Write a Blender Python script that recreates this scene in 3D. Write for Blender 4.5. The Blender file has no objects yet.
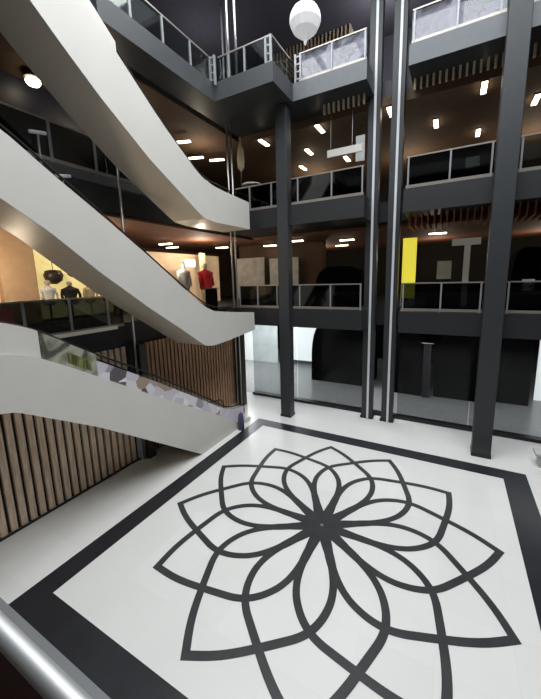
import bpy, bmesh, math, random
from mathutils import Vector, Matrix
random.seed(7)
S = bpy.context.scene
C = S.collection
PI = math.pi

# ------------------------------------------------------------------ materials
def lin(c):
    return tuple(((v/255)/12.92 if v/255 <= .04045 else ((v/255+.055)/1.055)**2.4) for v in c) + (1,)

def mat(name, col, rough=.6, metal=0, noise=0, scale=4, emit=None, es=0, spec=.5, bump=0):
    m = bpy.data.materials.new(name); m.use_nodes = True
    nt = m.node_tree; b = nt.nodes['Principled BSDF']
    b.inputs['Base Color'].default_value = lin(col)
    b.inputs['Roughness'].default_value = rough
    b.inputs['Metallic'].default_value = metal
    b.inputs['Specular IOR Level'].default_value = spec
    if noise or bump:
        tc = nt.nodes.new('ShaderNodeTexCoord')
        n = nt.nodes.new('ShaderNodeTexNoise'); n.inputs['Scale'].default_value = scale
        n.inputs['Detail'].default_value = 5
        nt.links.new(tc.outputs['Object'], n.inputs['Vector'])
        if noise:
            r = nt.nodes.new('ShaderNodeValToRGB')
            c = lin(col)
            r.color_ramp.elements[0].position = .3
            r.color_ramp.elements[1].position = .7
            r.color_ramp.elements[0].color = tuple(v*(1-noise) for v in c[:3])+(1,)
            r.color_ramp.elements[1].color = tuple(min(1, v*(1+noise)) for v in c[:3])+(1,)
            nt.links.new(n.outputs['Fac'], r.inputs['Fac'])
            nt.links.new(r.outputs['Color'], b.inputs['Base Color'])
        if bump:
            bp = nt.nodes.new('ShaderNodeBump'); bp.inputs['Strength'].default_value = bump
            nt.links.new(n.outputs['Fac'], bp.inputs['Height'])
            nt.links.new(bp.outputs['Normal'], b.inputs['Normal'])
    if emit:
        b.inputs['Emission Color'].default_value = lin(emit)
        b.inputs['Emission Strength'].default_value = es
    return m

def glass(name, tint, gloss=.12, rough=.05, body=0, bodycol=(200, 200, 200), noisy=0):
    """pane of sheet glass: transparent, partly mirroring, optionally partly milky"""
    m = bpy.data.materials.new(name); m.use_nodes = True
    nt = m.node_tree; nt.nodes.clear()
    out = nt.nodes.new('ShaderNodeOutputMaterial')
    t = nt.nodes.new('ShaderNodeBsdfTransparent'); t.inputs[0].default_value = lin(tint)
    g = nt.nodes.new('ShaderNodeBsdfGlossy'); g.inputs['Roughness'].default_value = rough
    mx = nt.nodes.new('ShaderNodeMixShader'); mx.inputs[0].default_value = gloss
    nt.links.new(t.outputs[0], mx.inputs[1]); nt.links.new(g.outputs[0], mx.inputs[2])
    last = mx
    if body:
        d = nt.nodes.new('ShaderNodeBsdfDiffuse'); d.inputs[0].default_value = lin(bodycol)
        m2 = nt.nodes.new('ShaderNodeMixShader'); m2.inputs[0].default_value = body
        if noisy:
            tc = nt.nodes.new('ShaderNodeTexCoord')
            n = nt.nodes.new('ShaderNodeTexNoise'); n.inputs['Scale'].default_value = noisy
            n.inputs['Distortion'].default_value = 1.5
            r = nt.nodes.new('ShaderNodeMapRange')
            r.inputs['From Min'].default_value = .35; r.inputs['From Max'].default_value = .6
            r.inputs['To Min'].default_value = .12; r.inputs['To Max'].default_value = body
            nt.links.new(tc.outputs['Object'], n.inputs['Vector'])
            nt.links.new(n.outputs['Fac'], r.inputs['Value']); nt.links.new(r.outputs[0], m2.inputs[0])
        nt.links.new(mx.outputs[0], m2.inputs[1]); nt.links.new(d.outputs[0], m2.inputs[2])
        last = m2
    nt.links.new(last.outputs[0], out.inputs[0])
    return m

def floor_mat():
    m = mat('polished white floor', (218, 218, 215), .26, spec=.35)
    nt = m.node_tree; b = nt.nodes['Principled BSDF']
    tc = nt.nodes.new('ShaderNodeTexCoord')
    br = nt.nodes.new('ShaderNodeTexBrick')
    br.offset = 0; br.inputs['Scale'].default_value = 1
    br.inputs['Brick Width'].default_value = 1.2; br.inputs['Row Height'].default_value = 1.2
    br.inputs['Mortar Size'].default_value = .004
    br.inputs['Color1'].default_value = lin((221, 221, 218)); br.inputs['Color2'].default_value = lin((217, 217, 214))
    br.inputs['Mortar'].default_value = lin((213, 213, 210))
    nt.links.new(tc.outputs['Object'], br.inputs['Vector'])
    n = nt.nodes.new('ShaderNodeTexNoise'); n.inputs['Scale'].default_value = .7; n.inputs['Detail'].default_value = 4
    nt.links.new(tc.outputs['Object'], n.inputs['Vector'])
    mx = nt.nodes.new('ShaderNodeMixRGB'); mx.blend_type = 'MULTIPLY'; mx.inputs[0].default_value = .12
    nt.links.new(br.outputs['Color'], mx.inputs[1]); nt.links.new(n.outputs['Fac'], mx.inputs[2])
    nt.links.new(mx.outputs[0], b.inputs['Base Color'])
    return m

def wood_mat(name, a, b_, scale=3):
    m = mat(name, a, .65)
    nt = m.node_tree; b = nt.nodes['Principled BSDF']
    tc = nt.nodes.new('ShaderNodeTexCoord'); mp = nt.nodes.new('ShaderNodeMapping')
    mp.inputs['Scale'].default_value = (6, 6, .6)
    n = nt.nodes.new('ShaderNodeTexNoise'); n.inputs['Scale'].default_value = scale; n.inputs['Detail'].default_value = 6
    r = nt.nodes.new('ShaderNodeValToRGB')
    r.color_ramp.elements[0].position = .3; r.color_ramp.elements[0].color = lin(b_)
    r.color_ramp.elements[1].position = .7; r.color_ramp.elements[1].color = lin(a)
    nt.links.new(tc.outputs['Object'], mp.inputs[0]); nt.links.new(mp.outputs[0], n.inputs['Vector'])
    nt.links.new(n.outputs['Fac'], r.inputs['Fac']); nt.links.new(r.outputs['Color'], b.inputs['Base Color'])
    return m

def print_mat():
    """coloured sticker patches for the lowest escalator's balustrade glass"""
    m = mat('printed balustrade film', (220, 215, 230), .3)
    nt = m.node_tree; b = nt.nodes['Principled BSDF']
    tc = nt.nodes.new('ShaderNodeTexCoord'); mp = nt.nodes.new('ShaderNodeMapping')
    mp.inputs['Scale'].default_value = (1, 2.3, 2.6)
    v = nt.nodes.new('ShaderNodeTexVoronoi'); v.inputs['Scale'].default_value = 1.25
    r = nt.nodes.new('ShaderNodeValToRGB'); r.color_ramp.interpolation = 'CONSTANT'
    els = [(0, (216, 212, 218)), (.2, (156, 148, 158)), (.34, (230, 228, 230)), (.52, (92, 84, 88)),
           (.62, (198, 192, 202)), (.78, (160, 136, 116)), (.86, (214, 210, 216))]
    cr = r.color_ramp
    cr.elements[0].position = 0; cr.elements[0].color = lin(els[0][1])
    cr.elements[1].position = els[1][0]; cr.elements[1].color = lin(els[1][1])
    for p, c in els[2:]:
        e = cr.elements.new(p); e.color = lin(c)
    sp = nt.nodes.new('ShaderNodeSeparateColor')
    nt.links.new(tc.outputs['Object'], mp.inputs[0]); nt.links.new(mp.outputs[0], v.inputs['Vector'])
    nt.links.new(v.outputs['Color'], sp.inputs[0]); nt.links.new(sp.outputs[0], r.inputs['Fac'])
    nt.links.new(r.outputs['Color'], b.inputs['Base Color'])
    return m

M = dict(
    floor=floor_mat(),
    hallfloor=mat('grey polished hall floor', (150, 152, 152), .22, noise=.08),
    inlay=mat('charcoal stone inlay', (52, 53, 55), .35, noise=.15, scale=3, spec=.3),
    band=mat('black stone band', (36, 37, 41), .3, noise=.15, scale=2, spec=.35),
    upfloor=mat('brown grey gallery floor', (92, 84, 78), .5, noise=.1),
    fascia=mat('grey painted fascia', (84, 87, 90), .55, noise=.05),
    fascia_skylit=mat('grey fascia skylit tone', (60, 63, 66), .5, noise=.04),  # top deck fascia, its stronger skylight put into the base colour
    fascia_lit_face=mat('blue grey fascia lit face tone', (94, 99, 103), .5, noise=.04),  # lit front of the top fascia, brightness put into the colour
    fascia_shaded=mat('grey fascia shaded tone', (31, 33, 35), .55, noise=.06),  # same fascia on the lower decks, weaker light put into the colour
    pillar=mat('dark grey pillar cladding', (48, 51, 54), .5, noise=.06),
    ceilbrown=mat('dark brown ceiling', (98, 76, 58), .8, noise=.12),
    ceilred=mat('red brown ceiling', (112, 72, 52), .8, noise=.12),
    ceilgrey=mat('dark grey ceiling', (92, 90, 96), .8, noise=.05),
    wallgrey=mat('dark grey hall wall', (84, 81, 88), .8, noise=.06),
    walldark=mat('dark shop wall', (34, 31, 30), .8, noise=.2, scale=1.2),
    wallblack=mat('black shop interior', (10, 10, 11), .7, spec=.1),
    wallbrown=mat('brown shop wall', (86, 66, 54), .8, noise=.2, scale=.8),
    wood=wood_mat('tan timber slat', (246, 224, 200), (206, 178, 152)),
    wood2=wood_mat('brown timber slat', (206, 166, 132), (158, 120, 92)),
    baffle=wood_mat('pale timber baffle', (226, 206, 174), (180, 158, 130)),
    baffle_red=wood_mat('red brown timber baffle', (150, 84, 58), (104, 54, 38)),
    slatback=mat('black slat backing', (36, 30, 27), .9),
    steel=mat('brushed steel', (186, 186, 184), .3, metal=.85),
    whitesteel=mat('pale metal post', (150, 152, 154), .4, metal=.3),
    darksteel=mat('dark metal post', (70, 64, 60), .4, metal=.4),
    rail=mat('steel handrail', (160, 154, 146), .35, metal=.55),
    esc=mat('off white escalator cladding', (212, 209, 203), .5, noise=.02, scale=1.5),
    esc_under=mat('grey beige escalator soffit', (222, 210, 192), .4, noise=.04, scale=.5),
    step=mat('grey escalator step', (96, 97, 98), .5, metal=.4),
    rubber=mat('black rubber handrail', (40, 35, 33), .8, spec=.2),
    lav=mat('lavender white newel panel', (206, 202, 214), .35, noise=.12, scale=3),
    purple=mat('dark purple plastic', (72, 66, 100), .4),
    glass=glass('clear railing glass', (226, 232, 230), .07),
    glass_dark=glass('smoky railing glass', (120, 126, 128), .07),
    glass_sky=glass('railing glass with painted sky reflection', (150, 152, 160), .07, .04, .62, (170, 170, 184), 1.3),  # pale patchy body paints in the reflected sky
    glass_brown=glass('glass with painted brown reflection', (120, 90, 84), .1, .05, .3, (96, 66, 60), 4),  # brown reflection in the pane put into tint and body colour
    glass_part=glass('tinted partition glass', (216, 218, 219), .015, .12),
    glass_esc=glass('escalator balustrade glass', (240, 244, 240), .02, .05),
    glass_green=glass('greenish balustrade glass', (190, 196, 184), .08, .08, .6, (196, 196, 178), 1.6),
    prn=print_mat(),
    globe=mat('white globe diffuser', (236, 236, 238), .5, emit=(236, 236, 240), es=.35),
    lamp=mat('warm strip lamp', (255, 246, 226), .5, emit=(255, 238, 206), es=9),
    lampcase=mat('lamp casing', (60, 58, 56), .5),
    strip=mat('steel edge strip with added glow', (206, 209, 212), .3, emit=(225, 230, 235), es=.06),  # steel given a faint glow of its own to read bright
    lit_yellow=mat('lit yellow panel', (236, 224, 90), .5, emit=(240, 224, 70), es=.75),
    lit_shop=mat('lit cream shop wall', (236, 220, 160), .6, noise=.45, scale=2.6, emit=(250, 226, 150), es=.62),
    lit_white=mat('lit white window', (240, 246, 248), .5, emit=(242, 246, 246), es=1.2),
    lit_day=mat('daylit shop wall', (216, 224, 224), .6, noise=.18, scale=1.2, emit=(218, 222, 220), es=.6),
    lit_warm=mat('lit warm panel', (214, 188, 156), .6, noise=.2, scale=1.2, emit=(226, 192, 152), es=.3),
    grey_lit=mat('dim grey shop window', (150, 146, 136), .6, noise=.3, scale=2, emit=(160, 154, 140), es=.16),
    white=mat('white plastic', (214, 212, 206), .5),
    cream=mat('cream canvas', (214, 198, 160), .8),
    black=mat('matt black', (9, 9, 10), .9, spec=.05),
    red=mat('red cloth', (226, 52, 58), .8),
    redbrown=mat('dark red panel', (92, 34, 32), .6),
    blueblack=mat('blue black shop front', (24, 30, 44), .5, noise=.3, scale=1),
    beige=mat('beige wall with added glow', (168, 140, 110), .7, noise=.08, emit=(190, 146, 104), es=.18),  # wall given a warm glow of its own, no lamp inside
    signface=mat('pale face with added glow', (200, 196, 186), .6, emit=(200, 196, 184), es=.14),  # small glow added to brighten unlit pale parts
    softsteel=mat('satin steel', (170, 172, 172), .5, metal=.7),
    stone=mat('pale grey stone', (176, 178, 176), .6, noise=.08),
    skin=mat('pale mannequin', (190, 178, 168), .6),
    paint_orange=mat('orange goods', (206, 128, 60), .6),
)

# ------------------------------------------------------------------ mesh helpers
class MB:
    def __init__(s): s.v = []; s.f = []
    def add(s, vs, fs):
        n = len(s.v); s.v += [tuple(v) for v in vs]; s.f += [tuple(i+n for i in f) for f in fs]; return s
    def box(s, x0, x1, y0, y1, z0, z1):
        vs = [(x, y, z) for x in (x0, x1) for y in (y0, y1) for z in (z0, z1)]
        return s.add(vs, [(0, 1, 3, 2), (4, 6, 7, 5), (0, 4, 5, 1), (2, 3, 7, 6), (0, 2, 6, 4), (1, 5, 7, 3)])
    def quad(s, a, b, c, d): return s.add([a, b, c, d], [(0, 1, 2, 3)])
    def bar(s, p, q, w, h=None):
        h = h or w; p = Vector(p); q = Vector(q); d = (q-p).normalized()
        up = Vector((0, 0, 1)) if abs(d.z) < .95 else Vector((0, 1, 0))
        a = d.cross(up).normalized()*w/2; b = a.cross(d).normalized()*h/2
        vs = [e+sa*a+sb*b for e in (p, q) for sa, sb in ((-1, -1), (1, -1), (1, 1), (-1, 1))]
        return s.add(vs, [(0, 1, 2, 3), (7, 6, 5, 4)]+[(i, i+4, (i+1) % 4+4, (i+1) % 4) for i in range(4)])
    def tube(s, pts, r, n=10):
        pts = [Vector(p) for p in pts]; base = len(s.v); rings = []
        for i, p in enumerate(pts):
            d = (pts[min(i+1, len(pts)-1)]-pts[max(i-1, 0)]).normalized()
            up = Vector((1, 0, 0)) if abs(d.x) < .9 else Vector((0, 0, 1))
            a = d.cross(up).normalized(); b = a.cross(d).normalized()
            rings.append([p+r*(math.cos(2*PI*k/n)*a+math.sin(2*PI*k/n)*b) for k in range(n)])
        vs = [v for rg in rings for v in rg]; fs = []
        for i in range(len(pts)-1):
            for k in range(n):
                fs.append((i*n+k, i*n+(k+1) % n, (i+1)*n+(k+1) % n, (i+1)*n+k))
        fs += [tuple(range(n)), tuple((len(pts)-1)*n+k for k in reversed(range(n)))]
        return s.add(vs, fs)
    def lathe(s, prof, cx=0, cy=0, n=20, sy=1):
        vs = []; fs = []
        for r, z in prof:
            for k in range(n):
                vs.append((cx+r*math.cos(2*PI*k/n), cy+sy*r*math.sin(2*PI*k/n), z))
        for i in range(len(prof)-1):
            for k in range(n):
                fs.append((i*n+k, i*n+(k+1) % n, (i+1)*n+(k+1) % n, (i+1)*n+k))
        fs += [tuple(reversed(range(n))), tuple((len(prof)-1)*n+k for k in range(n))]
        return s.add(vs, fs)
    def strip(s, ys, top, bot, x0, x1):
        """prism between two height curves over y, from x0 to x1"""
        vs = []; n = len(ys)
        for y, t, b in zip(ys, top, bot):
            vs += [(x0, y, b), (x0, y, t), (x1, y, t), (x1, y, b)]
        fs = []
        for i in range(n-1):
            o = i*4
            for k in range(4): fs.append((o+k, o+(k+1) % 4, o+4+(k+1) % 4, o+4+k))
        fs += [(3, 2, 1, 0), (n*4-4, n*4-3, n*4-2, n*4-1)]
        return s.add(vs, fs)
    def build(s, name, m, parent=None, smooth=False, bevel=0):
        me = bpy.data.meshes.new(name)
        off = Vector(parent.location) if parent is not None else Vector((0, 0, 0))
        if parent is not None and parent.parent is not None: off = off+Vector(parent.parent.location)
        org = off
        loc = Vector((0, 0, 0))
        if parent is None:   # origin at the base of the thing
            xs = [v[0] for v in s.v]; ys = [v[1] for v in s.v]; zs = [v[2] for v in s.v]
            loc = Vector(((min(xs)+max(xs))/2, (min(ys)+max(ys))/2, min(zs))); org = loc
        me.from_pydata([tuple(Vector(v)-org) for v in s.v], [], s.f)
        bm = bmesh.new(); bm.from_mesh(me); bmesh.ops.recalc_face_normals(bm, faces=bm.faces); bm.to_mesh(me); bm.free()
        me.materials.append(m)
        if smooth:
            for p in me.polygons: p.use_smooth = True
        o = bpy.data.objects.new(name, me); C.objects.link(o)
        o.location = loc
        if parent is not None: o.parent = parent
        if bevel:
            b = o.modifiers.new('bevel', 'BEVEL'); b.width = bevel; b.segments = 2; b.limit_method = 'ANGLE'
        return o

def tag(o, label, cat, group=None):
    o['label'] = label; o['category'] = cat
    if group: o['group'] = group
    return o
def thing(name, label, cat, loc, group=None):
    o = bpy.data.objects.new(name, None); o.empty_display_size = .2; C.objects.link(o); o.location = loc
    return tag(o, label, cat, group)
def struct(name, mb, m, parent=None, **k):
    o = mb.build(name, m, parent, **k)
    if parent is None: o['kind'] = 'structure'
    return o
def box(*a): return MB().box(*a)

# ------------------------------------------------------------------ camera
F, PITCH, ROLL, YAW = 327.689, .170102, -.0259604, .507186
c, s_ = math.cos(YAW), math.sin(YAW); cp, sp = math.cos(PITCH), math.sin(PITCH)
R0 = Vector((c, s_, 0)); U0 = Vector((-s_*sp, c*sp, cp)); FW = Vector((-s_*cp, c*cp, -sp))
cr, sr = math.cos(ROLL), math.sin(ROLL)
right = cr*R0+sr*U0; up = cr*U0-sr*R0
cam = bpy.data.cameras.new('camera'); co = bpy.data.objects.new('camera', cam); C.objects.link(co)
mw = Matrix((right, up, -FW)).transposed().to_4x4(); mw.translation = (0, 0, 6.4); co.matrix_world = mw
cam.sensor_fit = 'HORIZONTAL'; cam.sensor_width = 36; cam.lens = F/541*36
cam.shift_x = (270.5-269.95)/541; cam.shift_y = -(349.5-334.94)/541
cam.clip_start = .03; cam.clip_end = 200
S.camera = co

# levels
L1, L2, L3 = 5.05, 9.42, 13.95
B1, B2, B3 = 4.25, 8.62, 13.3           # undersides
YB = 13.15                               # back slab edge
XL = -9.75                               # left gallery edge
XR, XW, YF, YN = 10, -17, 26, -5
NX0, NX1, NY = -3.1, -1.72, 14.95        # lift notch in the back slabs

# ------------------------------------------------------------------ floors and slabs
struct('floor', box(XW, XR, YN, 15.1, -.2, 0), M['floor'])
struct('floor', box(XW, XR, 15.1, YF, -.2, -.001), M['hallfloor'])
# black border band round the square
X0, X1, Y0, Y1 = -6.98, 1.77, 2.87, 11.705
x0, x1, y0, y1 = -7.53, 2.42, 2.29, 12.28
z = .004
rb = MB()
rb.add([(x0, y0, z), (x1, y0, z), (x1, y1, z), (x0, y1, z), (X0, Y0, z), (X1, Y0, z), (X1, Y1, z), (X0, Y1, z)],
       [(0, 1, 5, 4), (1, 2, 6, 5), (2, 3, 7, 6), (3, 0, 4, 7)])
struct('trim_1', rb, M['band'])
# flower inlay: twelve tips, each with two mirrored curves running back to the centre
FC = Vector((-2.622, 7.254)); R = 4.096; PH = 1.83487
ctrl = [(1.0, 0), (.93, 5.2), (.866, 9.9), (.79, 15.9), (.735, 21.5), (.70, 26), (.66, 30.2), (.61, 34), (.557, 37.2),
        (.5, 40.2), (.42, 43), (.33, 45), (.24, 45.4), (.15, 43.5), (.08, 42), (.0, 42)]
def smooth(pts, it=3):
    for _ in range(it):
        q = [pts[0]]
        for a, b in zip(pts, pts[1:]): q += [a*.75+b*.25, a*.25+b*.75]
        q.append(pts[-1]); pts = q
    return pts
fl = MB(); idx = 0
for k in range(12):
    for sg in (-1, 1):
        pts = []
        for r, a in ctrl:
            t = PH+k*PI/6+sg*math.radians(a)
            pts.append(FC+R*r*Vector((math.cos(t), math.sin(t))))
        pts = smooth(pts, 2)
        e = (pts[0]-pts[1]).normalized(); pts[0] = pts[0]+e*.07
        zz = .004+idx*.00006; idx += 1
        vs = []
        for i, p in enumerate(pts):
            d = (pts[min(i+1, len(pts)-1)]-pts[max(0, i-1)]).normalized(); rr = (p-FC).length/R; w = .078+.06*max(0, 1-rr/.45)
            n = Vector((-d.y, d.x))*w
            vs += [(p.x+n.x, p.y+n.y, zz), (p.x-n.x, p.y-n.y, zz)]
        fl.add(vs, [(2*i, 2*i+1, 2*i+3, 2*i+2) for i in range(len(pts)-1)])
hub = [(FC.x+.38*math.cos(a*PI/16), FC.y+.38*math.sin(a*PI/16), .006) for a in range(32)]
fl.add(hub, [tuple(range(32))])
fo = struct('trim_2', fl, M['inlay'])
dot = MB().add([(FC.x+.045*math.cos(a*PI/8), FC.y+.045*math.sin(a*PI/8), .008) for a in range(16)], [tuple(range(16))])
ft = dot.build('drain_cap', M['steel']); tag(ft, 'small pale disc at the very centre of the flower floor inlay', 'floor disc')
struct('trim_7', MB().box(-5.98, NX0, YB-.03, YB, 13.3, 13.93).box(NX1, 10, YB-.03, YB, 13.3, 13.93), M['fascia_lit_face'])  # plates added to carry the skylit tone of the top fascia front
struct('trim_3', box(-9.5, XR, 14.93, 15.25, .001, .13), M['band'])

def slab(n, z0, z1, m, extra):
    mb = MB()
    mb.box(XL, NX0, YB, NY, z0, z1).box(NX1, XR, YB, NY, z0, z1).box(XL, XR, NY, YF, z0, z1)
    for e in extra: mb.box(*e, z0, z1)
    return struct(n, mb, m)
# storey slabs (each one continuous deck round the atrium)
land = lambda y: (XL, -7.7, .48, y)
slab('floor', B1, L1, M['fascia_shaded'], [(XW, XL, YN, YF), (XL, XR, YN, .48), land(2.6), (6.5, XR, .48, YB)])
slab('floor', B2, L2, M['fascia_shaded'], [(XW, XL, YN, YF), (XL, XR, YN, -.2), (XL, -7.7, -.2, 3.0), (6.5, XR, -.2, YB)])
slab('floor', B3, L3, M['fascia_skylit'], [(XW, XL, YN, YF), (XL, XR, YN, -.2), (XL, -7.7, -.2, 2.6), (6.5, XR, -.2, YB),
                                    (XL, -8.6, 6.6, YB), (-8.6, -6.0, 11.5, YB)])
# walls
struct('wall_back', box(XW, XR, YF, YF+.2, 0, L1-.8), M['wallblack'])
struct('wall_back', box(XW, XR, YF, YF+.2, L1, B3), M['walldark'])
struct('wall_back', box(XW, XR, 19.0, 19.2, L3, 18.5), M['wallgrey'])
struct('wall_right', box(XR, XR+.2, YN, YF, 0, 18.5), M['wallgrey'])
struct('wall_near', box(XW, XR, YN-.2, YN, 0, 18.5), M['wallgrey'])
struct('wall_left', box(XW-.2, XW, YN, YF, L1, 18.5), M['wallbrown'])
# upper ceiling with the skylight opening
HX0, HX1, HY0, HY1 = -9.6, 6.5, -.2, 12.6
cm = MB().box(XW, HX0, YN, YF, 18.0, 18.3).box(HX1, XR, YN, YF, 18.0, 18.3).box(HX0, HX1, YN, HY0, 18.0, 18.3).box(HX0, HX1, HY1, YF, 18.0, 18.3)
struct('ceiling', cm, M['ceilgrey'])
sb = MB()
for x in [HX0+i*2.3 for i in range(1, 7)]: sb.box(x-.09, x+.09, HY0, HY1, 18.3, 18.55)
for y in [HY0+i*2.56 for i in range(1, 5)]: sb.box(HX0, HX1, y-.09, y+.09, 18.32, 18.6)
struct('trim_4', sb, M['fascia'])
# brown ceilings under the slabs
struct('ceiling', box(XL+.2, XR, 14.75, YF, B3-.32, B3-.02), M['ceilbrown'])
struct('ceiling', box(XW, XL-.1, YN, YF, B3-.1, B3-.02), M['ceilbrown'])
struct('ceiling', box(XL+.2, XR, 15.6, YF, B2-.16, B2-.02), M['ceilred'])
struct('ceiling', box(XW, XL-.1, YN, YF, B2-.1, B2-.02), M['ceilred'])

# ceiling baffles: rows of timber blades under the slabs
def baffles(x0, x1, n, y0, y1, z0, z1, w, m, label):
    mb = MB()
    for i in range(n):
        x = x0+(x1-x0)*i/(n-1)
        if y0 < 16 and NX0-.25 < x < NX1+.1: continue
        mb.box(x-w/2, x+w/2, y0, y1, z0, z1)
    o = mb.build('ceiling_baffles', M[m]); o['kind'] = 'structure'; o.name = 'trim_5'
    return o
baffles(-5.0, 6.0, 56, 14.0, 14.12, 12.95, 13.32, .07, 'baffle', '')
baffles(-1.75, 5.9, 38, 13.7, 15.55, 8.2, 8.62, .05, 'baffle_red', '')
baffles(-8.9, -4.9, 22, 17.2, 18.9, 17.45, 17.98, .07, 'baffle', '')

# ------------------------------------------------------------------ pillars
def pillar(x0, x1, y0, y1, z1, label):
    t = thing('pillar', label, 'pillar', ((x0+x1)/2, (y0+y1)/2, 0))
    box(x0, x1, y0, y1, 0, z1).build('shaft', M['pillar'], t, bevel=.02)
    box(x0-.015, x1+.015, y0-.015, y1+.015, 0, .12).build('base', M['band'], t)
    return t
pillar(-6.72, -6.22, 12.96, 13.42, B3, 'dark square pillar left of the lift, carrying the upper bay')
pillar(.95, 1.52, 12.84, 13.38, 18, 'dark square pillar right of the lift, rising the full height')
pillar(8.6, 9.15, 12.84, 13.38, 18, 'dark square pillar farthest right, beyond the right pillar')
for x, lb in ((-3.07, 'dark lift guide column with bright edge strip, left one of the pair'),
              (-2.2, 'dark lift guide column with bright edge strip, right one of the pair')):
    t = thing('lift_column', lb, 'column', (x, 14.55, 0))
    box(x-.25, x+.22, 14.42, 14.75, 0, 18).build('shaft', M['pillar'], t, bevel=.015)
    box(x-.02, x+.07, 14.385, 14.42, .02, 18).build('edge_strip', M['strip'], t)
    box(x-.3, x+.27, 14.4, 14.8, 0, .1).build('base', M['band'], t)

# slim steel poles by the escalators
def poles(x, y, z1, two, label):
    t = thing('pole', label, 'pole', (x, y, 0))
    box(x-.17, x+(.3 if two else .17), y+.05, y+.35, 0, B1).build('post', M['darksteel'], t)
    for dx in ((0, .22) if two else (0,)):
        MB().tube([(x+dx, y, 0), (x+dx, y, z1)], .045, 10).build('pipe', M['steel'], t, smooth=True)
    return t
poles(-9.5, 7.45, B3, False, 'slim steel pole with dark post beside the near ribbed timber wall')
poles(-9.3, 13.2, 17.9, True, 'pair of slim steel pipes behind the escalator landings')

# ------------------------------------------------------------------ ribbed timber walls (ground floor, left)
def ribwall(ya, yb, m, pitch, w, x=-9.72):
    wl = struct('wall_left', box(x-.25, x-.06, ya, yb, 0, B1), M['slatback'])
    mb = MB(); y = ya+pitch/2
    while y < yb:
        mb.box(x-.06, x+.03, y-w/2, y+w/2, .05, B1-.02); y += pitch
    s = mb.build('timber_slats', M[m]); s.parent = wl; s.location = Vector(s.location)-Vector(wl.location)
    return wl
ribwall(-.5, 7.35, 'wood', .235, .15)
ribwall(7.95, 14.0, 'wood2', .2, .13, -9.62)
struct('wall_left', box(-12, -11.9, 7.2, 8.2, 0, B1), M['wallblack'])
struct('shadow_strip_left', box(-9.69, -9.64, -.5, 7.35, 0, .05), M['band'])  # dark strip painting the shadow line at the wall foot

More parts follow.
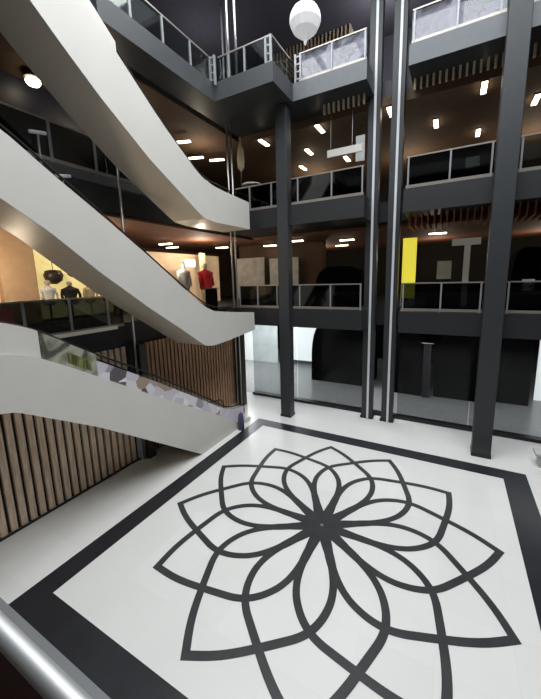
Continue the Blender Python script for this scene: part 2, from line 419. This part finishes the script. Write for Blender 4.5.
# ------------------------------------------------------------------ escalators
def interp(P, y):
    P = sorted(P)
    if y <= P[0][0]: return P[0][1]
    for (a, za), (b, zb) in zip(P, P[1:]):
        if y <= b: return za+(zb-za)*(y-a)/(b-a)
    return P[-1][1]
def chaikin(P, it=3):
    P = [Vector(p) for p in sorted(P)]
    for _ in range(it):
        q = [P[0]]
        for a, b in zip(P, P[1:]): q += [a*.8+b*.2, a*.2+b*.8]
        q.append(P[-1]); P = q
    return [tuple(p) for p in P]
def escalator(label, zl, top, und, rail, foot_y, deco=False, milky=False):
    """top/und/rail: (y, z) height curves of the side cladding, the soffit and the handrail"""
    XO, W = -7.8, 1.42
    top = chaikin(top, 1); und = sorted(und); rail_ = chaikin(rail, 2)
    ya = min(p[0] for p in top); yb = max(p[0] for p in top)
    n = 70; ys = [ya+(yb-ya)*i/n for i in range(n+1)]
    T = [interp(top, y) for y in ys]; U = [interp(und, y) for y in ys]
    t = thing('escalator', label, 'escalator', (XO-W/2, foot_y, zl), 'stacked escalators')
    del t['group']
    MB().strip(ys, T, U, XO-.05, XO).build('side_panel', M['esc'], t)
    MB().strip(ys, T, U, XO-W, XO-W+.05).build('side_panel', M['esc'], t)
    # soffit
    u2 = [u+.03 for u in U]
    MB().strip(ys, u2, [u for u in U], XO-W+.05, XO-.05).build('soffit', M['esc_under'], t)
    # end plate
    box(XO-W+.05, XO-.05, yb-.05, yb, U[-1]+.03, T[-1]-.12).build('end_panel', M['esc'], t)
    # inner decking along both sides
    for xa, xb in ((XO-.24, XO-.05), (XO-W+.05, XO-W+.24)):
        MB().strip(ys, [v-.01 for v in T], [v-.05 for v in T], xa, xb).build('deck_strip', M['steel'], t)
    # steps
    st = MB(); run = .4; y = ya
    while y < yb-.05:
        zz = interp(top, min(y+run, yb))-.14
        st.box(XO-W+.24, XO-.24, y, min(y+run, yb), zz-.22, zz); y += run
    st.build('steps', M['step'], t)
    # glass balustrades and handrails
    yr0 = min(p[0] for p in rail); yr1 = max(p[0] for p in rail)
    ys2 = [yr0+(yr1-yr0)*i/60 for i in range(61)]
    Rz = [interp(rail_, y) for y in ys2]; Tz = [interp(top, y) for y in ys2]
    for x in (XO-.13, XO-W+.13):
        MB().strip(ys2, [max(a, b+.02) for a, b in zip(Rz, Tz)], [v-.02 for v in Tz], x-.01, x+.01).build('balustrade_glass', M['glass_esc'], t)
        pts = [(x, y, r) for y, r in zip(ys2, Rz)]
        e = pts[-1]; bt = interp(top, yr1)
        mid = (e[2]+bt)/2; rr = (e[2]-bt)/2
        for k in range(1, 9):
            a = PI/2-k*PI/8
            pts.append((x, e[1]+rr*.8*math.cos(a), mid+rr*math.sin(a)))
        MB().tube(pts, .024, 8).build('handrail', M['rubber'], t, smooth=True)
    x = XO-.11
    if deco or milky:
        def seg(a, b, lo, hi, name, m, lab=None):
            yy = [a+(b-a)*i/16 for i in range(17)]
            tz = [interp(top, y) for y in yy]; rz = [interp(rail_, y) for y in yy]
            o = MB().strip(yy, [p+(q-p)*hi for p, q in zip(tz, rz)], [p+(q-p)*lo for p, q in zip(tz, rz)], x, x+.012).build(name, M[m], t)
            if lab: o['label'] = lab
    if deco:
        seg(yr0, 3.74, -.02, .99, 'balustrade_panel', 'esc', 'white panel for the highlight on the upper balustrade glass')
        seg(3.76, 5.0, 0, .97, 'balustrade_panel', 'glass_green', 'greenish see-through balustrade panel')
        seg(4.3, 4.85, .15, .6, 'sticker', 'lit_yellow_dim', 'pale yellow sticker on the glass')
        seg(5.0, 9.9, .0, .72, 'balustrade_film', 'prn', 'lavender, white and brown printed film on the glass')
        seg(9.9, 11.6, -.2, .8, 'newel_panel', 'lav', 'lavender white rounded panel at the foot')
    if milky: seg(3.9, 6.5, -.3, 1.5, 'balustrade_panel', 'esc', 'white panel for the highlight on the upper balustrade glass')  # white panel paints in a highlight of the balustrade glass
    return t
M['lit_yellow_dim'] = mat('yellow sticker', (206, 202, 150), .5)
e0 = escalator('lowest escalator, white sided with coloured film on its glass, landing on the white floor', 0,
          [(12.0, .16), (10.9, .30), (10.3, .75), (6.5, 3.05), (3.75, 4.80), (3.0, 5.08), (1.9, 5.1)],
          [(12.0, .0), (8.62, .0), (8.4, .15), (4.83, 2.7), (3.1, 3.78), (2.8, 3.86), (1.9, 3.9)],
          [(2.0, 5.85), (3.0, 5.72), (3.69, 5.46), (4.92, 4.66), (6.5, 3.75), (9.27, 1.95), (10.4, 1.15), (11.4, .95)], 11.3, True)
MB().lathe([(.1, 0), (.14, .1), (.13, .5), (.09, .72), (.02, .8)], -7.62, 10.95, 14).build('newel_bumper', M['purple'], e0, smooth=True)
e1 = escalator('middle escalator, pale sided, its foot on the first gallery above the brown ribbed wall', L1,
          [(12.62, 4.92), (9.9, 5.2), (9.25, 5.45), (8.07, 6.27), (6.94, 7.11), (5.48, 8.1), (4.4, 8.8), (3.57, 9.39), (3.0, 9.6), (2.4, 9.62)],
          [(12.62, 4.12), (10.6, 3.98), (9.6, 3.95), (9.13, 4.05), (7.93, 4.87), (6.77, 5.63), (5.31, 6.67), (4.23, 7.53), (3.39, 8.08), (2.9, 8.4), (2.4, 8.5)],
          [(2.4, 9.82), (3.0, 9.8), (3.57, 9.56), (5.48, 8.26), (8.07, 6.43), (9.25, 5.62), (10.0, 5.36), (11.0, 5.3)], 12.3)
e2 = escalator('highest escalator, white sided with broad grey soffit, crossing the upper left corner', L2,
          [(12.5, 9.62), (10.9, 9.7), (10.1, 9.76), (9.39, 9.95), (8.5, 10.54), (7.74, 11.07), (6.94, 11.72), (6.3, 12.25), (4.5, 13.7), (3.9, 14.1), (2.4, 14.2)],
          [(12.5, 8.52), (10.1, 8.5), (9.5, 8.56), (9.2, 8.72), (7.23, 9.86), (5.82, 10.88), (4.97, 11.59), (4.44, 12.06), (3.4, 12.9), (2.4, 13.0)],
          [(2.4, 14.5), (3.9, 14.4), (4.5, 14.0), (6.3, 12.5), (7.74, 11.26), (9.39, 10.12), (10.1, 9.92), (11.2, 9.88)], 12.2, False, True)

# ------------------------------------------------------------------ glass railings
def railing(label, pts, zf, posts=(), gm='glass', h=1.05, double=(), zg=.03):
    """pts: polyline of the railing in plan, posts: list of plan points"""
    t = thing('glass_railing', label, 'railing', (pts[0][0], pts[0][1], zf))
    for a, b in zip(pts, pts[1:]):
        MB().bar((a[0], a[1], zf+h), (b[0], b[1], zf+h), .06, .045).build('handrail', M['rail'], t)
        MB().bar((a[0], a[1], zf+.07), (b[0], b[1], zf+.07), .05, .1).build('bottom_channel', M['rail'], t)
        MB().bar((a[0], a[1], zf+(h+.1)/2), (b[0], b[1], zf+(h+.1)/2), .012, h-.14).build('glass_panel', M[gm], t)
    for p in posts:
        box(p[0]-.026, p[0]+.026, p[1]-.05, p[1]+.03, zf, zf+h).build('post', M['whitesteel'], t)
    for (px, py, dx, dy) in double:
        q = MB().box(px-.035, px+.035, py-.05, py+.03, zf-.05, zf+h+.02).box(px+dx-.035, px+dx+.035, py+dy-.05, py+dy+.03, zf-.05, zf+h+.02)
        for k in range(4):
            zz = zf+.15+k*.26
            q.bar((px, py, zz), (px+dx, py+dy, zz), .05, .05)
        q.build('ladder_post', M['whitesteel'], t)
    return t
yr = YB+.1
railing('railing on the first gallery, short piece between middle escalator and left pillar', [(-8.98, yr), (-6.75, yr)], L1,
        [(-8.94, yr), (-7.94, yr), (-6.92, yr)], 'glass_dark')
railing('railing on the first gallery between left pillar and lift columns', [(-6.15, yr), (NX0-.05, yr)], L1,
        [(-5.81, yr), (-4.42, yr), (NX0-.08, yr)], 'glass_dark')
railing('railing on the first gallery between lift columns and right pillar', [(NX1+.05, yr), (.93, yr)], L1,
        [(NX1+.12, yr), (-.34, yr), (.86, yr)], 'glass_dark')
railing('railing on the first gallery right of the right pillar', [(1.56, yr), (8.5, yr)], L1,
        [(1.62+i*1.36, yr) for i in range(6)], 'glass_dark')
railing('railing on the second gallery, piece between highest escalator and left pillar', [(-8.98, yr), (-6.75, yr)], L2,
        [(-8.2, yr), (-7.1, yr)], 'glass_dark')
railing('railing on the second gallery between left pillar and lift columns', [(-6.15, yr), (NX0-.05, yr)], L2,
        [(-5.85, yr), (-4.4, yr), (-3.2, yr)], 'glass_dark')
railing('railing on the second gallery between lift columns and right pillar', [(NX1+.05, yr), (.93, yr)], L2,
        [(NX1+.12, yr), (-.3, yr), (.86, yr)], 'glass_dark')
railing('railing on the second gallery right of the right pillar', [(1.56, yr), (8.5, yr)], L2,
        [(1.62+i*1.36, yr) for i in range(6)], 'glass')
railing('topmost railing on the left gallery, running to the corner with a ladder post', [(-8.68, 6.7), (-8.68, 11.35)], L3-.1,
        [(-8.68, 6.75), (-8.68, 7.75), (-8.68, 9.0), (-8.68, 10.3)], 'glass', .95, [(-8.66, 11.42, .2, 0)])
railing('topmost railing across the jutting bay above the left pillar', [(-8.4, 11.58), (-6.08, 11.58), (-6.08, 13.1)], L3-.1,
        [(-7.9, 11.58), (-7.2, 11.58)], 'glass', .95, [(-6.3, 11.58, .2, 0)])
railing('topmost railing with sky reflection painted into its glass, left of the lift columns', [(-5.75, yr), (NX0-.05, yr)], L3,
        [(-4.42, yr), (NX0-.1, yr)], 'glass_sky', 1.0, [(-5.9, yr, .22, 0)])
railing('topmost railing with sky reflection painted into its glass, right of the lift columns', [(NX1+.05, yr), (.93, yr)], L3,
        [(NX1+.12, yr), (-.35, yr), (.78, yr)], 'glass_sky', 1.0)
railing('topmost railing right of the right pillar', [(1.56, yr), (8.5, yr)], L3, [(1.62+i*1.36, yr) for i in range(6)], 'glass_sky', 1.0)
xg = XL+.0
lr = railing('railing on the left first gallery in front of the lit yellow shop', [(xg, 2.7), (xg, 7.3)], L1-.13,
        [(xg, 3.3), (xg, 4.35), (xg, 5.55), (xg, 6.75)], 'glass_dark')
box(xg+.03, xg+.07, 4.7, 7.0, L1-.17, L1-.06).build('edge_trim', M['signface'], lr)  # strip glows slightly to look bright, not a lamp
railing('railing on the left second gallery under the round ceiling lamp', [(xg, 3.1), (xg, 12.9)], L2+.25,
        [(xg, 4.3), (xg, 5.6), (xg, 6.9), (xg, 8.2), (xg, 9.5), (xg, 10.8), (xg, 12.1)], 'glass_dark')
# near railing, just under the camera
t = thing('near_railing', 'polished steel handrail right under the viewer, at the lower left corner', 'railing', (-4, .1, L1))
MB().tube([(-7.6, .186, 5.8), (4, .186, 5.8)], .0165, 16).build('handrail', M['softsteel'], t, smooth=True)
MB().bar((-7.6, .186, 5.44), (4, .186, 5.44), .012, .68).build('glass_panel', M['glass_brown'], t)
box(-7.6, 4, .16, .21, L1+.02, L1+.1).build('bottom_channel', M['darksteel'], t)
struct('trim_6', box(-7.6, 6.5, .12, .478, L1, L1+.02), M['fascia'])
struct('floor', box(-17, 10, YN, .05, L1, L1+.012), M['upfloor'])

# ------------------------------------------------------------------ ground floor hall behind the partition
for i, (a, b) in enumerate([(-9.5, -6.8), (-6.8, -3.4), (-1.9, .9), (.9, 4.4), (4.4, 9.9)]):
    w = box(a+.02, b-.02, 15.09, 15.11, .13, B1-.02).build('window_%d' % (i+1), M['glass_part']); w['kind'] = 'structure'
struct('ceiling', box(XW, XR, 15.3, YF, B1-.12, B1-.01), M['wallblack'])
struct('wall_left', box(-17.2, -17, YN, YF, 0, B1), M['wallblack'])
o = box(-15.4, -11.4, 21.6, 21.7, 0, 4.1).build('lit_shop_window', M['lit_day']); tag(o, 'tall pale daylit shop window at the back left of the ground floor', 'shop window')
o = box(-11.2, -8.3, 22.0, 22.1, .3, 4.1).build('lit_shop_window', M['lit_white']); tag(o, 'bright white shop window just right of the left pillar', 'shop window')
o = box(3.95, 7.0, 20.2, 20.3, 0, 3.2).build('lit_shop_window', M['lit_white']); tag(o, 'bright white shop window at the right edge of the ground floor', 'shop window')
def display(label, x0, x1, y0, y1, z0, z1):
    """rounded, draped black bulk"""
    mb = MB(); nx = 16; W_ = x1-x0; prof = []
    vs = []; fs = []
    n = 18
    for j in range(n+1):
        a = PI*j/n
        px = (x0+x1)/2-W_/2*math.copysign(abs(math.cos(a))**.6, math.cos(a)); pz = z0+(z1-z0)*abs(math.sin(a))**.45
        for yy in (y0, y1): vs.append((px, yy, pz))
    for j in range(n): fs.append((2*j, 2*j+1, 2*j+3, 2*j+2))
    fs += [tuple(2*j for j in range(n+1)), tuple(2*j+1 for j in reversed(range(n+1))), (0, 2*n, 2*n+1, 1)]
    return tag(mb.add(vs, fs).build('display_booth', M['black']), label, 'display booth')
display('black round topped booth left of the lift columns, behind the partition', -7.5, -3.9, 18.8, 21, 0, 3.9)
display('black booth seen just right of the lift columns on the ground floor', -3.0, -1.15, 18.5, 21, 0, 3.7)
display('wide black booth left of the right pillar on the ground floor', -.55, 1.6, 18.7, 21, 0, 3.6)
display('black booth on the ground floor, right of the right pillar', 1.85, 3.55, 19.1, 21, 0, 3.6)
t = thing('curtain', 'narrow grey curtain hanging between two black booths on the ground floor', 'curtain', (-.9, 18.2, 0))
mb = MB(); vs = []
for i in range(25):
    x = -1.1+.35*i/24; y = 18.3+.04*math.sin(i*1.4); vs += [(x, y, 0.02), (x, y, 2.9)]
mb.add(vs, [(2*i, 2*i+1, 2*i+3, 2*i+2) for i in range(24)]).build('cloth', M['wallgrey'], t)
MB().tube([(-1.2, 18.3, 2.92), (-.65, 18.3, 2.92)], .02, 8).build('rod', M['steel'], t)
# stone bench at the right edge
t = thing('bench', 'pale grey stone bench at the right edge beyond the black band', 'bench', (3.5, 13.2, 0))
box(2.75, 4.6, 12.9, 13.4, .38, .48).build('seat', M['stone'], t, bevel=.02)
for x in (2.95, 4.35): box(x-.08, x+.08, 12.95, 13.35, 0, .38).build('leg', M['stone'], t)

# ------------------------------------------------------------------ hanging globe
t = thing('pendant_lamp', 'white globe lamp with pointed ends hanging high in the atrium', 'pendant lamp', (-4.14, 10, 13.15))
g = [(.015, -.98), (.05, -.9), (.07, -.78), (.2, -.66), (.46, -.42), (.6, -.12), (.6, .12), (.48, .38), (.22, .6), (.08, .7), (.05, .8), (.015, .9)]
MB().lathe([(r*.74, 13.66+zz*.66) for r, zz in g], -4.14, 10, 16).build('shade', M['globe'], t)
MB().tube([(-4.14, 10, 14.2), (-4.14, 10, 18.2)], .012, 6).build('cord', M['rubber'], t)

# ------------------------------------------------------------------ ceiling lamps
def lampbar(x, y, z, label, g, L=.8, w=.17, ang=0):
    t = thing('ceiling_lamp', label, 'ceiling lamp', (x, y, z), g)
    t.rotation_euler = (0, 0, 0)
    d = Vector((math.sin(ang), math.cos(ang), 0))*L/2
    MB().bar(Vector((x, y, z))-d, Vector((x, y, z))+d, w, .05).build('diffuser', M['lamp'], t)
    MB().bar(Vector((x, y, z+.045))-d*1.05, Vector((x, y, z+.045))+d*1.05, w+.03, .04).build('casing', M['lampcase'], t)
    MB().bar((x, y, z+.06), (x, y, z+.2), .02).build('stem', M['lampcase'], t)
    return t
g2 = 'strip lamps under the second gallery ceiling'
zc = B3-.5
spec2 = [(.57, 15.15, 'strip lamp nearest the right pillar, highest lamp left of it'), (-1.05, 17.39, 'strip lamp just right of the lift columns on the second gallery'),
         (.63, 19.52, 'strip lamp just above the second gallery handrail, left of the right pillar'), (2.39, 17.22, 'strip lamp right of the right pillar on the second gallery'),
         (-5.57, 15.1, 'largest strip lamp between left pillar and lift columns'), (-7.01, 17.36, 'middle strip lamp in the diagonal row right of the left pillar'),
         (-8.43, 15.07, 'strip lamp just left of the left pillar on the second gallery'), (-8.28, 19.53, 'lowest strip lamp in the diagonal row right of the left pillar'),
         (-5.6, 19.5, 'strip lamp above the handrail, close left of the lift columns'),
         (-2.6, 15.2, 'strip lamp seen in the gap between the two lift columns')]
for x, y, lb in spec2: lampbar(x, y, zc+.1, lb, g2)
for x, y, lb in ((-11.65, 12.87, 'upper one of three strip lamps above the highest escalator foot'), (-12.5, 14.8, 'tilted long strip lamp above the highest escalator foot'),
                 (-11.75, 15.66, 'right one of three strip lamps above the highest escalator foot')):
    lampbar(x, y, zc+.1, lb, g2, ang=PI/2.6)
t = thing('ceiling_lamp', 'round glowing ceiling lamp beside the highest escalator at far left', 'ceiling lamp', (-12.35, 6.8, 12.9))
MB().lathe([(.03, 12.78), (.17, 12.82), (.22, 12.9), (.2, 12.97), (.05, 13.0)], -12.35, 6.8, 16).build('diffuser', M['lamp'], t, smooth=True)
MB().lathe([(.25, 13.0), (.25, 13.18)], -12.35, 6.8, 16).build('casing', M['lampcase'], t)
g1 = 'strip lamps under the first gallery ceiling'
for x, y, lb in ((-9.71, 17.77, 'first gallery lamp left of the left pillar'), (-7.46, 16.56, 'first gallery lamp just right of the left pillar'),
                 (-5.12, 18.02, 'nearer of two adjoining first gallery lamps left of the lift columns'), (-6.26, 20.9, 'farther of two adjoining first gallery lamps left of the lift columns'),
                 (-.77, 18.3, 'first gallery lamp above the yellow panel, right of the lift'), (-13.4, 13.03, 'upper of two stacked lamps over the middle escalator'),
                 (-14.5, 14.6, 'lower of two stacked lamps over the middle escalator'), (-12.48, 16.7, 'lamp left of the twin steel pipes on the first gallery')):
    lampbar(x, y, 8.34, lb, g1, L=.75, w=.16, ang=PI/2.2)

# ------------------------------------------------------------------ first gallery interior (behind the back railing)
t = thing('light_box', 'tall glowing yellow panel standing right of the lift columns', 'light box', (-2, 15.6, L1))
box(-1.96, -1.42, 15.5, 15.62, L1+.35, 7.95).build('panel', M['lit_yellow'], t)
box(-1.98, -1.4, 15.5, 15.64, L1, L1+.35).build('base', M['white'], t)
t = thing('tee_sign', 'pale T shaped stand behind the railing left of the right pillar', 'sign', (.45, 16, L1))
box(-.12, .9, 15.95, 16.05, 7.55, 7.82).build('crossbar', M['signface'], t)
box(.34, .56, 15.95, 16.05, L1, 7.55).build('upright', M['signface'], t)
o = box(-.62, -.08, 16.0, 16.1, 6.2, 6.95); t = thing('menu_board', 'small pale square board between yellow panel and T stand', 'board', (-.35, 16, L1))
o.build('face', M['grey_lit'], t); MB().tube([(-.35, 16.05, L1), (-.35, 16.05, 6.2)], .03, 8).build('stand', M['darksteel'], t)
def blob(label, x0, x1, y0, y1, z0, z1):
    o = display(label, x0, x1, y0, y1, z0, z1); o.name = 'kiosk'; o['category'] = 'kiosk'; return o
blob('black humped kiosk behind the first railing, left of the lift columns', -6.0, -3.6, 15.6, 16.6, L1, 6.9)
blob('low black kiosk behind the first gallery railing beside the T stand', -.9, .2, 14.8, 15.5, L1, 6.15)
blob('black kiosk at the right end of the first gallery, past the right pillar', 1.9, 3.0, 15.3, 16.6, L1, 7.3)
t = thing('price_tag_stand', 'small white card on a stand at the right edge behind the first railing', 'sign', (2.6, 14.6, L1))
box(2.15, 2.5, 14.55, 14.6, 5.75, 6.15).build('card', M['white'], t); MB().tube([(2.32, 14.6, L1), (2.32, 14.6, 5.75)], .02, 6).build('stand', M['darksteel'], t)
o = box(-12.2, -10.2, 17.8, 17.9, L1+.1, 7.7).build('shop_window', M['grey_lit']); tag(o, 'dim grey shop window behind the twin steel pipes', 'shop window')
o = box(-9.9, -8.0, 18.0, 18.1, L1+.1, 7.6).build('shop_window', M['grey_lit']); tag(o, 'dim grey shop window just left of the left pillar, first gallery', 'shop window')
o = box(-6.9, -6.5, 18.0, 18.4, L1, 8.3).build('shop_column', M['wallbrown']); tag(o, 'brown column on the first gallery right of the left pillar', 'column')
struct('wall_back', box(-12.4, -6.5, 18.45, 18.6, L1, B2), M['wallbrown'])

# ------------------------------------------------------------------ left first gallery: lit shop and goods
struct('wall_left', box(-13.3, -13.1, -1, 9.6, L1, B2-.1), M['wallbrown'])
o = box(-13.1, -13.0, 6.15, 9.3, L1+.1, 7.75).build('lit_shop_window', M['lit_shop']); tag(o, 'glowing cream yellow shop window on the left first gallery', 'shop window')
o = box(-13.1, -12.85, 3.0, 5.2, L1+.1, 7.9).build('lit_shop_window', M['lit_warm']); tag(o, 'warm orange lit shop window at the left edge', 'shop window')
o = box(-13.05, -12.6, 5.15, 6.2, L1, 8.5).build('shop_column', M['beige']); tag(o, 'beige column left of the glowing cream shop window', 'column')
def basket(label, y, z, r):
    t = thing('hanging_basket', label, 'basket', (-12.6, y, z-r))
    MB().lathe([(r*.3, z-r), (r*.85, z-r*.6), (r, z), (r*.8, z+r*.5), (r*.3, z+r*.6)], -12.6, y, 14).build('bowl', M['darksteel'], t, smooth=True)
    MB().tube([(-12.6, y, z+r*.6), (-12.6, y, 8.5)], .012, 5).build('cord', M['rubber'], t)
basket('larger dark round basket hanging before the glowing cream window', 6.75, 6.72, .32)
basket('smaller dark round basket hanging before the glowing cream window', 7.45, 6.85, .2)
def mannequin(label, x, y, m, h=1.65, s=1):
    t = thing('mannequin', label, 'mannequin', (x, y, L1))
    z0 = L1
    MB().lathe([(.2, z0), (.2, z0+.03), (.03, z0+.05), (.03, z0+.8*h*.6)], x, y, 14).build('stand', M['darksteel'], t)
    MB().lathe([(.17*s, z0+h*.42), (.2*s, z0+h*.48), (.16*s, z0+h*.6), (.22*s, z0+h*.75), (.24*s, z0+h*.8), (.1*s, z0+h*.85), (.05, z0+h*.88)], x, y, 14, 1.3).build('garment', M[m], t, smooth=True)
    MB().lathe([(.04, z0+h*.87), (.09, z0+h*.91), (.1, z0+h*.95), (.07, z0+h*.99), (.02, z0+h)], x, y, 12).build('head', M['skin'], t, smooth=True)
    for sg in (-1, 1):
        MB().tube([(x, y+sg*.27*s, z0+h*.79), (x+.03, y+sg*.33*s, z0+h*.66), (x+.08, y+sg*.32*s, z0+h*.5)], .05*s, 8).build('sleeve', M[m], t, smooth=True)
    return t
mannequin('pale mannequin at the left of the row before the cream window', -12.3, 6.35, 'white', 1.5, .8)
mannequin('dark clothed mannequin second in the row before the cream window', -12.3, 7.1, 'walldark', 1.45)
mannequin('pale mannequin in the middle of the row before the cream window', -12.3, 7.85, 'cream', 1.45, .8)
mannequin('dark clothed mannequin at the right of the row before the cream window', -12.3, 8.55, 'walldark', 1.5, .7)
mannequin('white clothed mannequin last on the right before the cream window', -12.3, 9.15, 'white', 1.5, .8)
o = box(XL+.035, XL+.07, 3.7, 4.1, L1-.1, 5.85).build('rail_banner', M['redbrown']); tag(o, 'dark red panel fixed to the left first gallery railing', 'panel')
# farther left shop beyond the middle escalator
o = box(-13.6, -13.4, 11.2, 17.5, L1, 7.9).build('shop_window', M['lit_warm']); tag(o, 'warm beige shop front seen above the middle escalator', 'shop window')
o = box(-12.5, -12.4, 13.35, 14.1, 7.15, 7.5).build('shop_sign', M['lit_white']); tag(o, 'small glowing white sign above the middle escalator', 'sign')
o = box(-12.4, -12.3, 14.45, 14.85, L1, 7.9).build('shop_banner', M['cream']); tag(o, 'narrow tall cream banner standing left of the red jacket', 'banner')
mannequin('mannequin in a bright red jacket above the middle escalator', -10.6, 12.75, 'red', 2.15, 1.4)
mannequin('mannequin in a white shirt beside the red jacket', -10.9, 11.55, 'white', 2.2, 1.2)
mannequin('mannequin in pale grey, farthest left above the middle escalator', -11.3, 10.4, 'signface', 2.2, 1.2)
t = thing('waste_bin', 'black waste bin beside the foot of the middle escalator', 'waste bin', (-9.6, 12.0, L1))
box(-9.75, -9.4, 11.6, 12.1, L1, L1+.95).build('body', M['black'], t, bevel=.05)
box(-9.77, -9.38, 11.58, 12.12, L1+.95, L1+1.0).build('lid', M['darksteel'], t, bevel=.015)

# ------------------------------------------------------------------ second gallery interior
t = thing('parasol', 'folded cream parasol on the second gallery beside the twin pipes', 'parasol', (-8.95, 13.75, L2))
MB().lathe([(.03, 11.35), (.15, 11.5), (.17, 11.9), (.13, 12.3), (.05, 12.6), (.01, 12.9)], -8.95, 13.75, 10).build('canopy', M['cream'], t)
MB().tube([(-8.95, 13.75, L2), (-8.95, 13.75, 12.6)], .025, 8).build('pole', M['darksteel'], t)
MB().lathe([(.25, L2), (.25, L2+.06), (.04, L2+.1)], -8.95, 13.75, 14).build('base', M['stone'], t)
t = thing('bar_table', 'small white bar table behind the railing, by the folded parasol', 'table', (-8.35, 13.65, L2))
MB().lathe([(.42, 10.62), (.44, 10.64), (.42, 10.68)], -8.35, 13.65, 18).build('tabletop', M['white'], t)
MB().tube([(-8.35, 13.65, L2), (-8.35, 13.65, 10.63)], .05, 10).build('leg', M['white'], t)
MB().lathe([(.26, L2), (.24, L2+.03), (.05, L2+.06)], -8.35, 13.65, 16).build('base', M['white'], t)
def chair(label, x, y, rot):
    t = thing('chair', label, 'chair', (x, y, L2))
    box(x-.21, x+.21, y-.21, y+.21, L2+.44, L2+.48).build('seat', M['white'], t)
    box(x-.21, x+.21, y+.18, y+.21, L2+.5, L2+.9).build('backrest', M['white'], t)
    for a in (-.18, .18):
        for b in (-.18, .18): MB().bar((x+a, y+b, L2), (x+a, y+b, L2+.44), .03).build('leg', M['steel'], t)
chair('white chair behind the second railing, just left of the left pillar', -7.35, 13.7, 0)
chair('white chair behind the second railing, close to the right pillar', .35, 13.75, 0)
t = thing('hanging_sign', 'white board hanging behind the second railing left of the lift columns', 'sign', (-4.2, 14.3, 11.2))
MB().bar((-4.95, 14.3, 11.5), (-3.5, 14.3, 11.5), .05, .28).build('board', M['white'], t)
box(-3.75, -3.4, 14.3, 14.36, 11.0, 11.95).build('end_panel', M['stone'], t)
for x in (-4.8, -3.9): MB().tube([(x, 14.3, 11.64), (x, 14.3, 12.95)], .01, 5).build('wire', M['steel'], t)
blob('low black kiosk behind the second railing left of the lift columns', -6.3, -3.9, 14.6, 15.6, L2, 10.35)
blob('low black kiosk behind the second railing right of the lift columns', -1.5, .7, 14.6, 15.6, L2, 10.3)
# left second gallery: dark shop front with two spot lamps
struct('wall_left', box(-13.2, -13.0, 2, 12.0, L2, B3-.12), M['blueblack'])
for y, zz, lb in ((5.23, 10.26, 'white spotlight beside the left second railing, upper one'), (5.75, 9.33, 'small white spotlight beside the left second railing, lower one')):
    t = thing('spotlight', lb, 'spotlight', (-9.6, y, zz))
    MB().tube([(-9.6, y-.2, zz-.03), (-9.6, y+.2, zz+.05)], .045, 10).build('head', M['strip'], t, smooth=True)
    MB().tube([(-9.6, y, zz), (-9.66, y, 8.9)], .025, 8).build('post', M['whitesteel'], t, smooth=True)
    box(-9.76, -9.6, y-.05, y+.05, 8.85, 8.95).build('bracket', M['whitesteel'], t)
o = box(-12.99, -12.94, 3.4, 4.9, L2, 12.1).build('shop_poster', M['stone']); tag(o, 'pale blank panel on the dark shop front at far left', 'panel')
# top gallery: slim pipes and a dark shop front
t = thing('pole', 'pair of pale slim pipes rising from the topmost left corner', 'pole', (-7.9, 12.4, L3))
for x in (-8.2, -7.85): MB().tube([(x, 12.0, L3), (x, 12.0, 18)], .05, 8).build('pipe', M['steel'], t, smooth=True)
struct('wall_left', box(-13.2, -13.0, 2, 12.0, L3, 18), M['blueblack'])

# ------------------------------------------------------------------ light
def area(name, loc, sx, sy, power, col=(1, 1, 1), rot=(0, 0, 0)):
    l = bpy.data.lights.new(name, 'AREA'); l.shape = 'RECTANGLE'; l.size = sx; l.size_y = sy; l.energy = power; l.color = col
    o = bpy.data.objects.new(name, l); C.objects.link(o); o.location = loc; o.rotation_euler = rot; return o
area('skylight', ((HX0+HX1)/2, (HY0+HY1)/2, 19.4), 16, 12.7, 5000, (.97, .99, 1))
def point(name, loc, p, col=(1, .85, .65), r=.08):
    l = bpy.data.lights.new(name, 'POINT'); l.energy = p; l.color = col; l.shadow_soft_size = r
    o = bpy.data.objects.new(name, l); C.objects.link(o); o.location = loc
for x in (-8, -2.5, 3): point('hall fill', (x, 21, 11.8), 90)  # added fill without a fixture, lifts the second gallery hall
for x in (-8, -1, 4): point('hall fill', (x, 22, 7.6), 70)  # added fill for the first gallery hall
point('gallery fill', (-11.6, 8, 7.9), 60); point('gallery fill', (-11.8, 14, 7.9), 150); point('gallery fill', (-10.8, 11.2, 7.0), 30, (1, .85, .65), .3); point('gallery fill', (-11.4, 4.6, 6.9), 110, (1, .82, .6), .3)  # added fills brightening the left shops, mannequins and escalator soffit
point('gallery fill', (-11.5, 9, 12.5), 50); point('gallery fill', (-11.5, 14, 12.3), 60)  # added fills for the left second gallery
point('shop fill', (-12, 18, 3.4), 160, (.95, 1, 1)); point('shop fill', (5.5, 18, 3.2), 80, (1, 1, 1))  # added fills for the hall behind the partition
area('hall fill', (0, 16.6, B1-.16), 18, 1.6, 400, (1, 1, 1))  # unseen panel added to brighten the floor behind the partition
area('hall fill', (-11, 19, B1-.16), 4, 4, 280, (1, 1, 1))  # unseen panel added to brighten the back left of the hall
point('gallery fill', (-3, 16, 16.8), 160, (.9, .9, 1)); point('gallery fill', (3, 16, 16.8), 120, (.9, .9, 1)); point('gallery fill', (-11, 14, 16.0), 60, (.9, .88, 1))  # cool fills added to lift the dark top gallery
w = bpy.data.worlds.new('world'); S.world = w; w.use_nodes = True
w.node_tree.nodes['Background'].inputs[0].default_value = (.8, .9, 1, 1)
w.node_tree.nodes['Background'].inputs[1].default_value = .8
S.view_settings.view_transform = 'Standard'
S.view_settings.look = 'None'
S.cycles.max_bounces = 8
S.cycles.diffuse_bounces = 5
S.cycles.transparent_max_bounces = 16
S.cycles.sample_clamp_indirect = 6
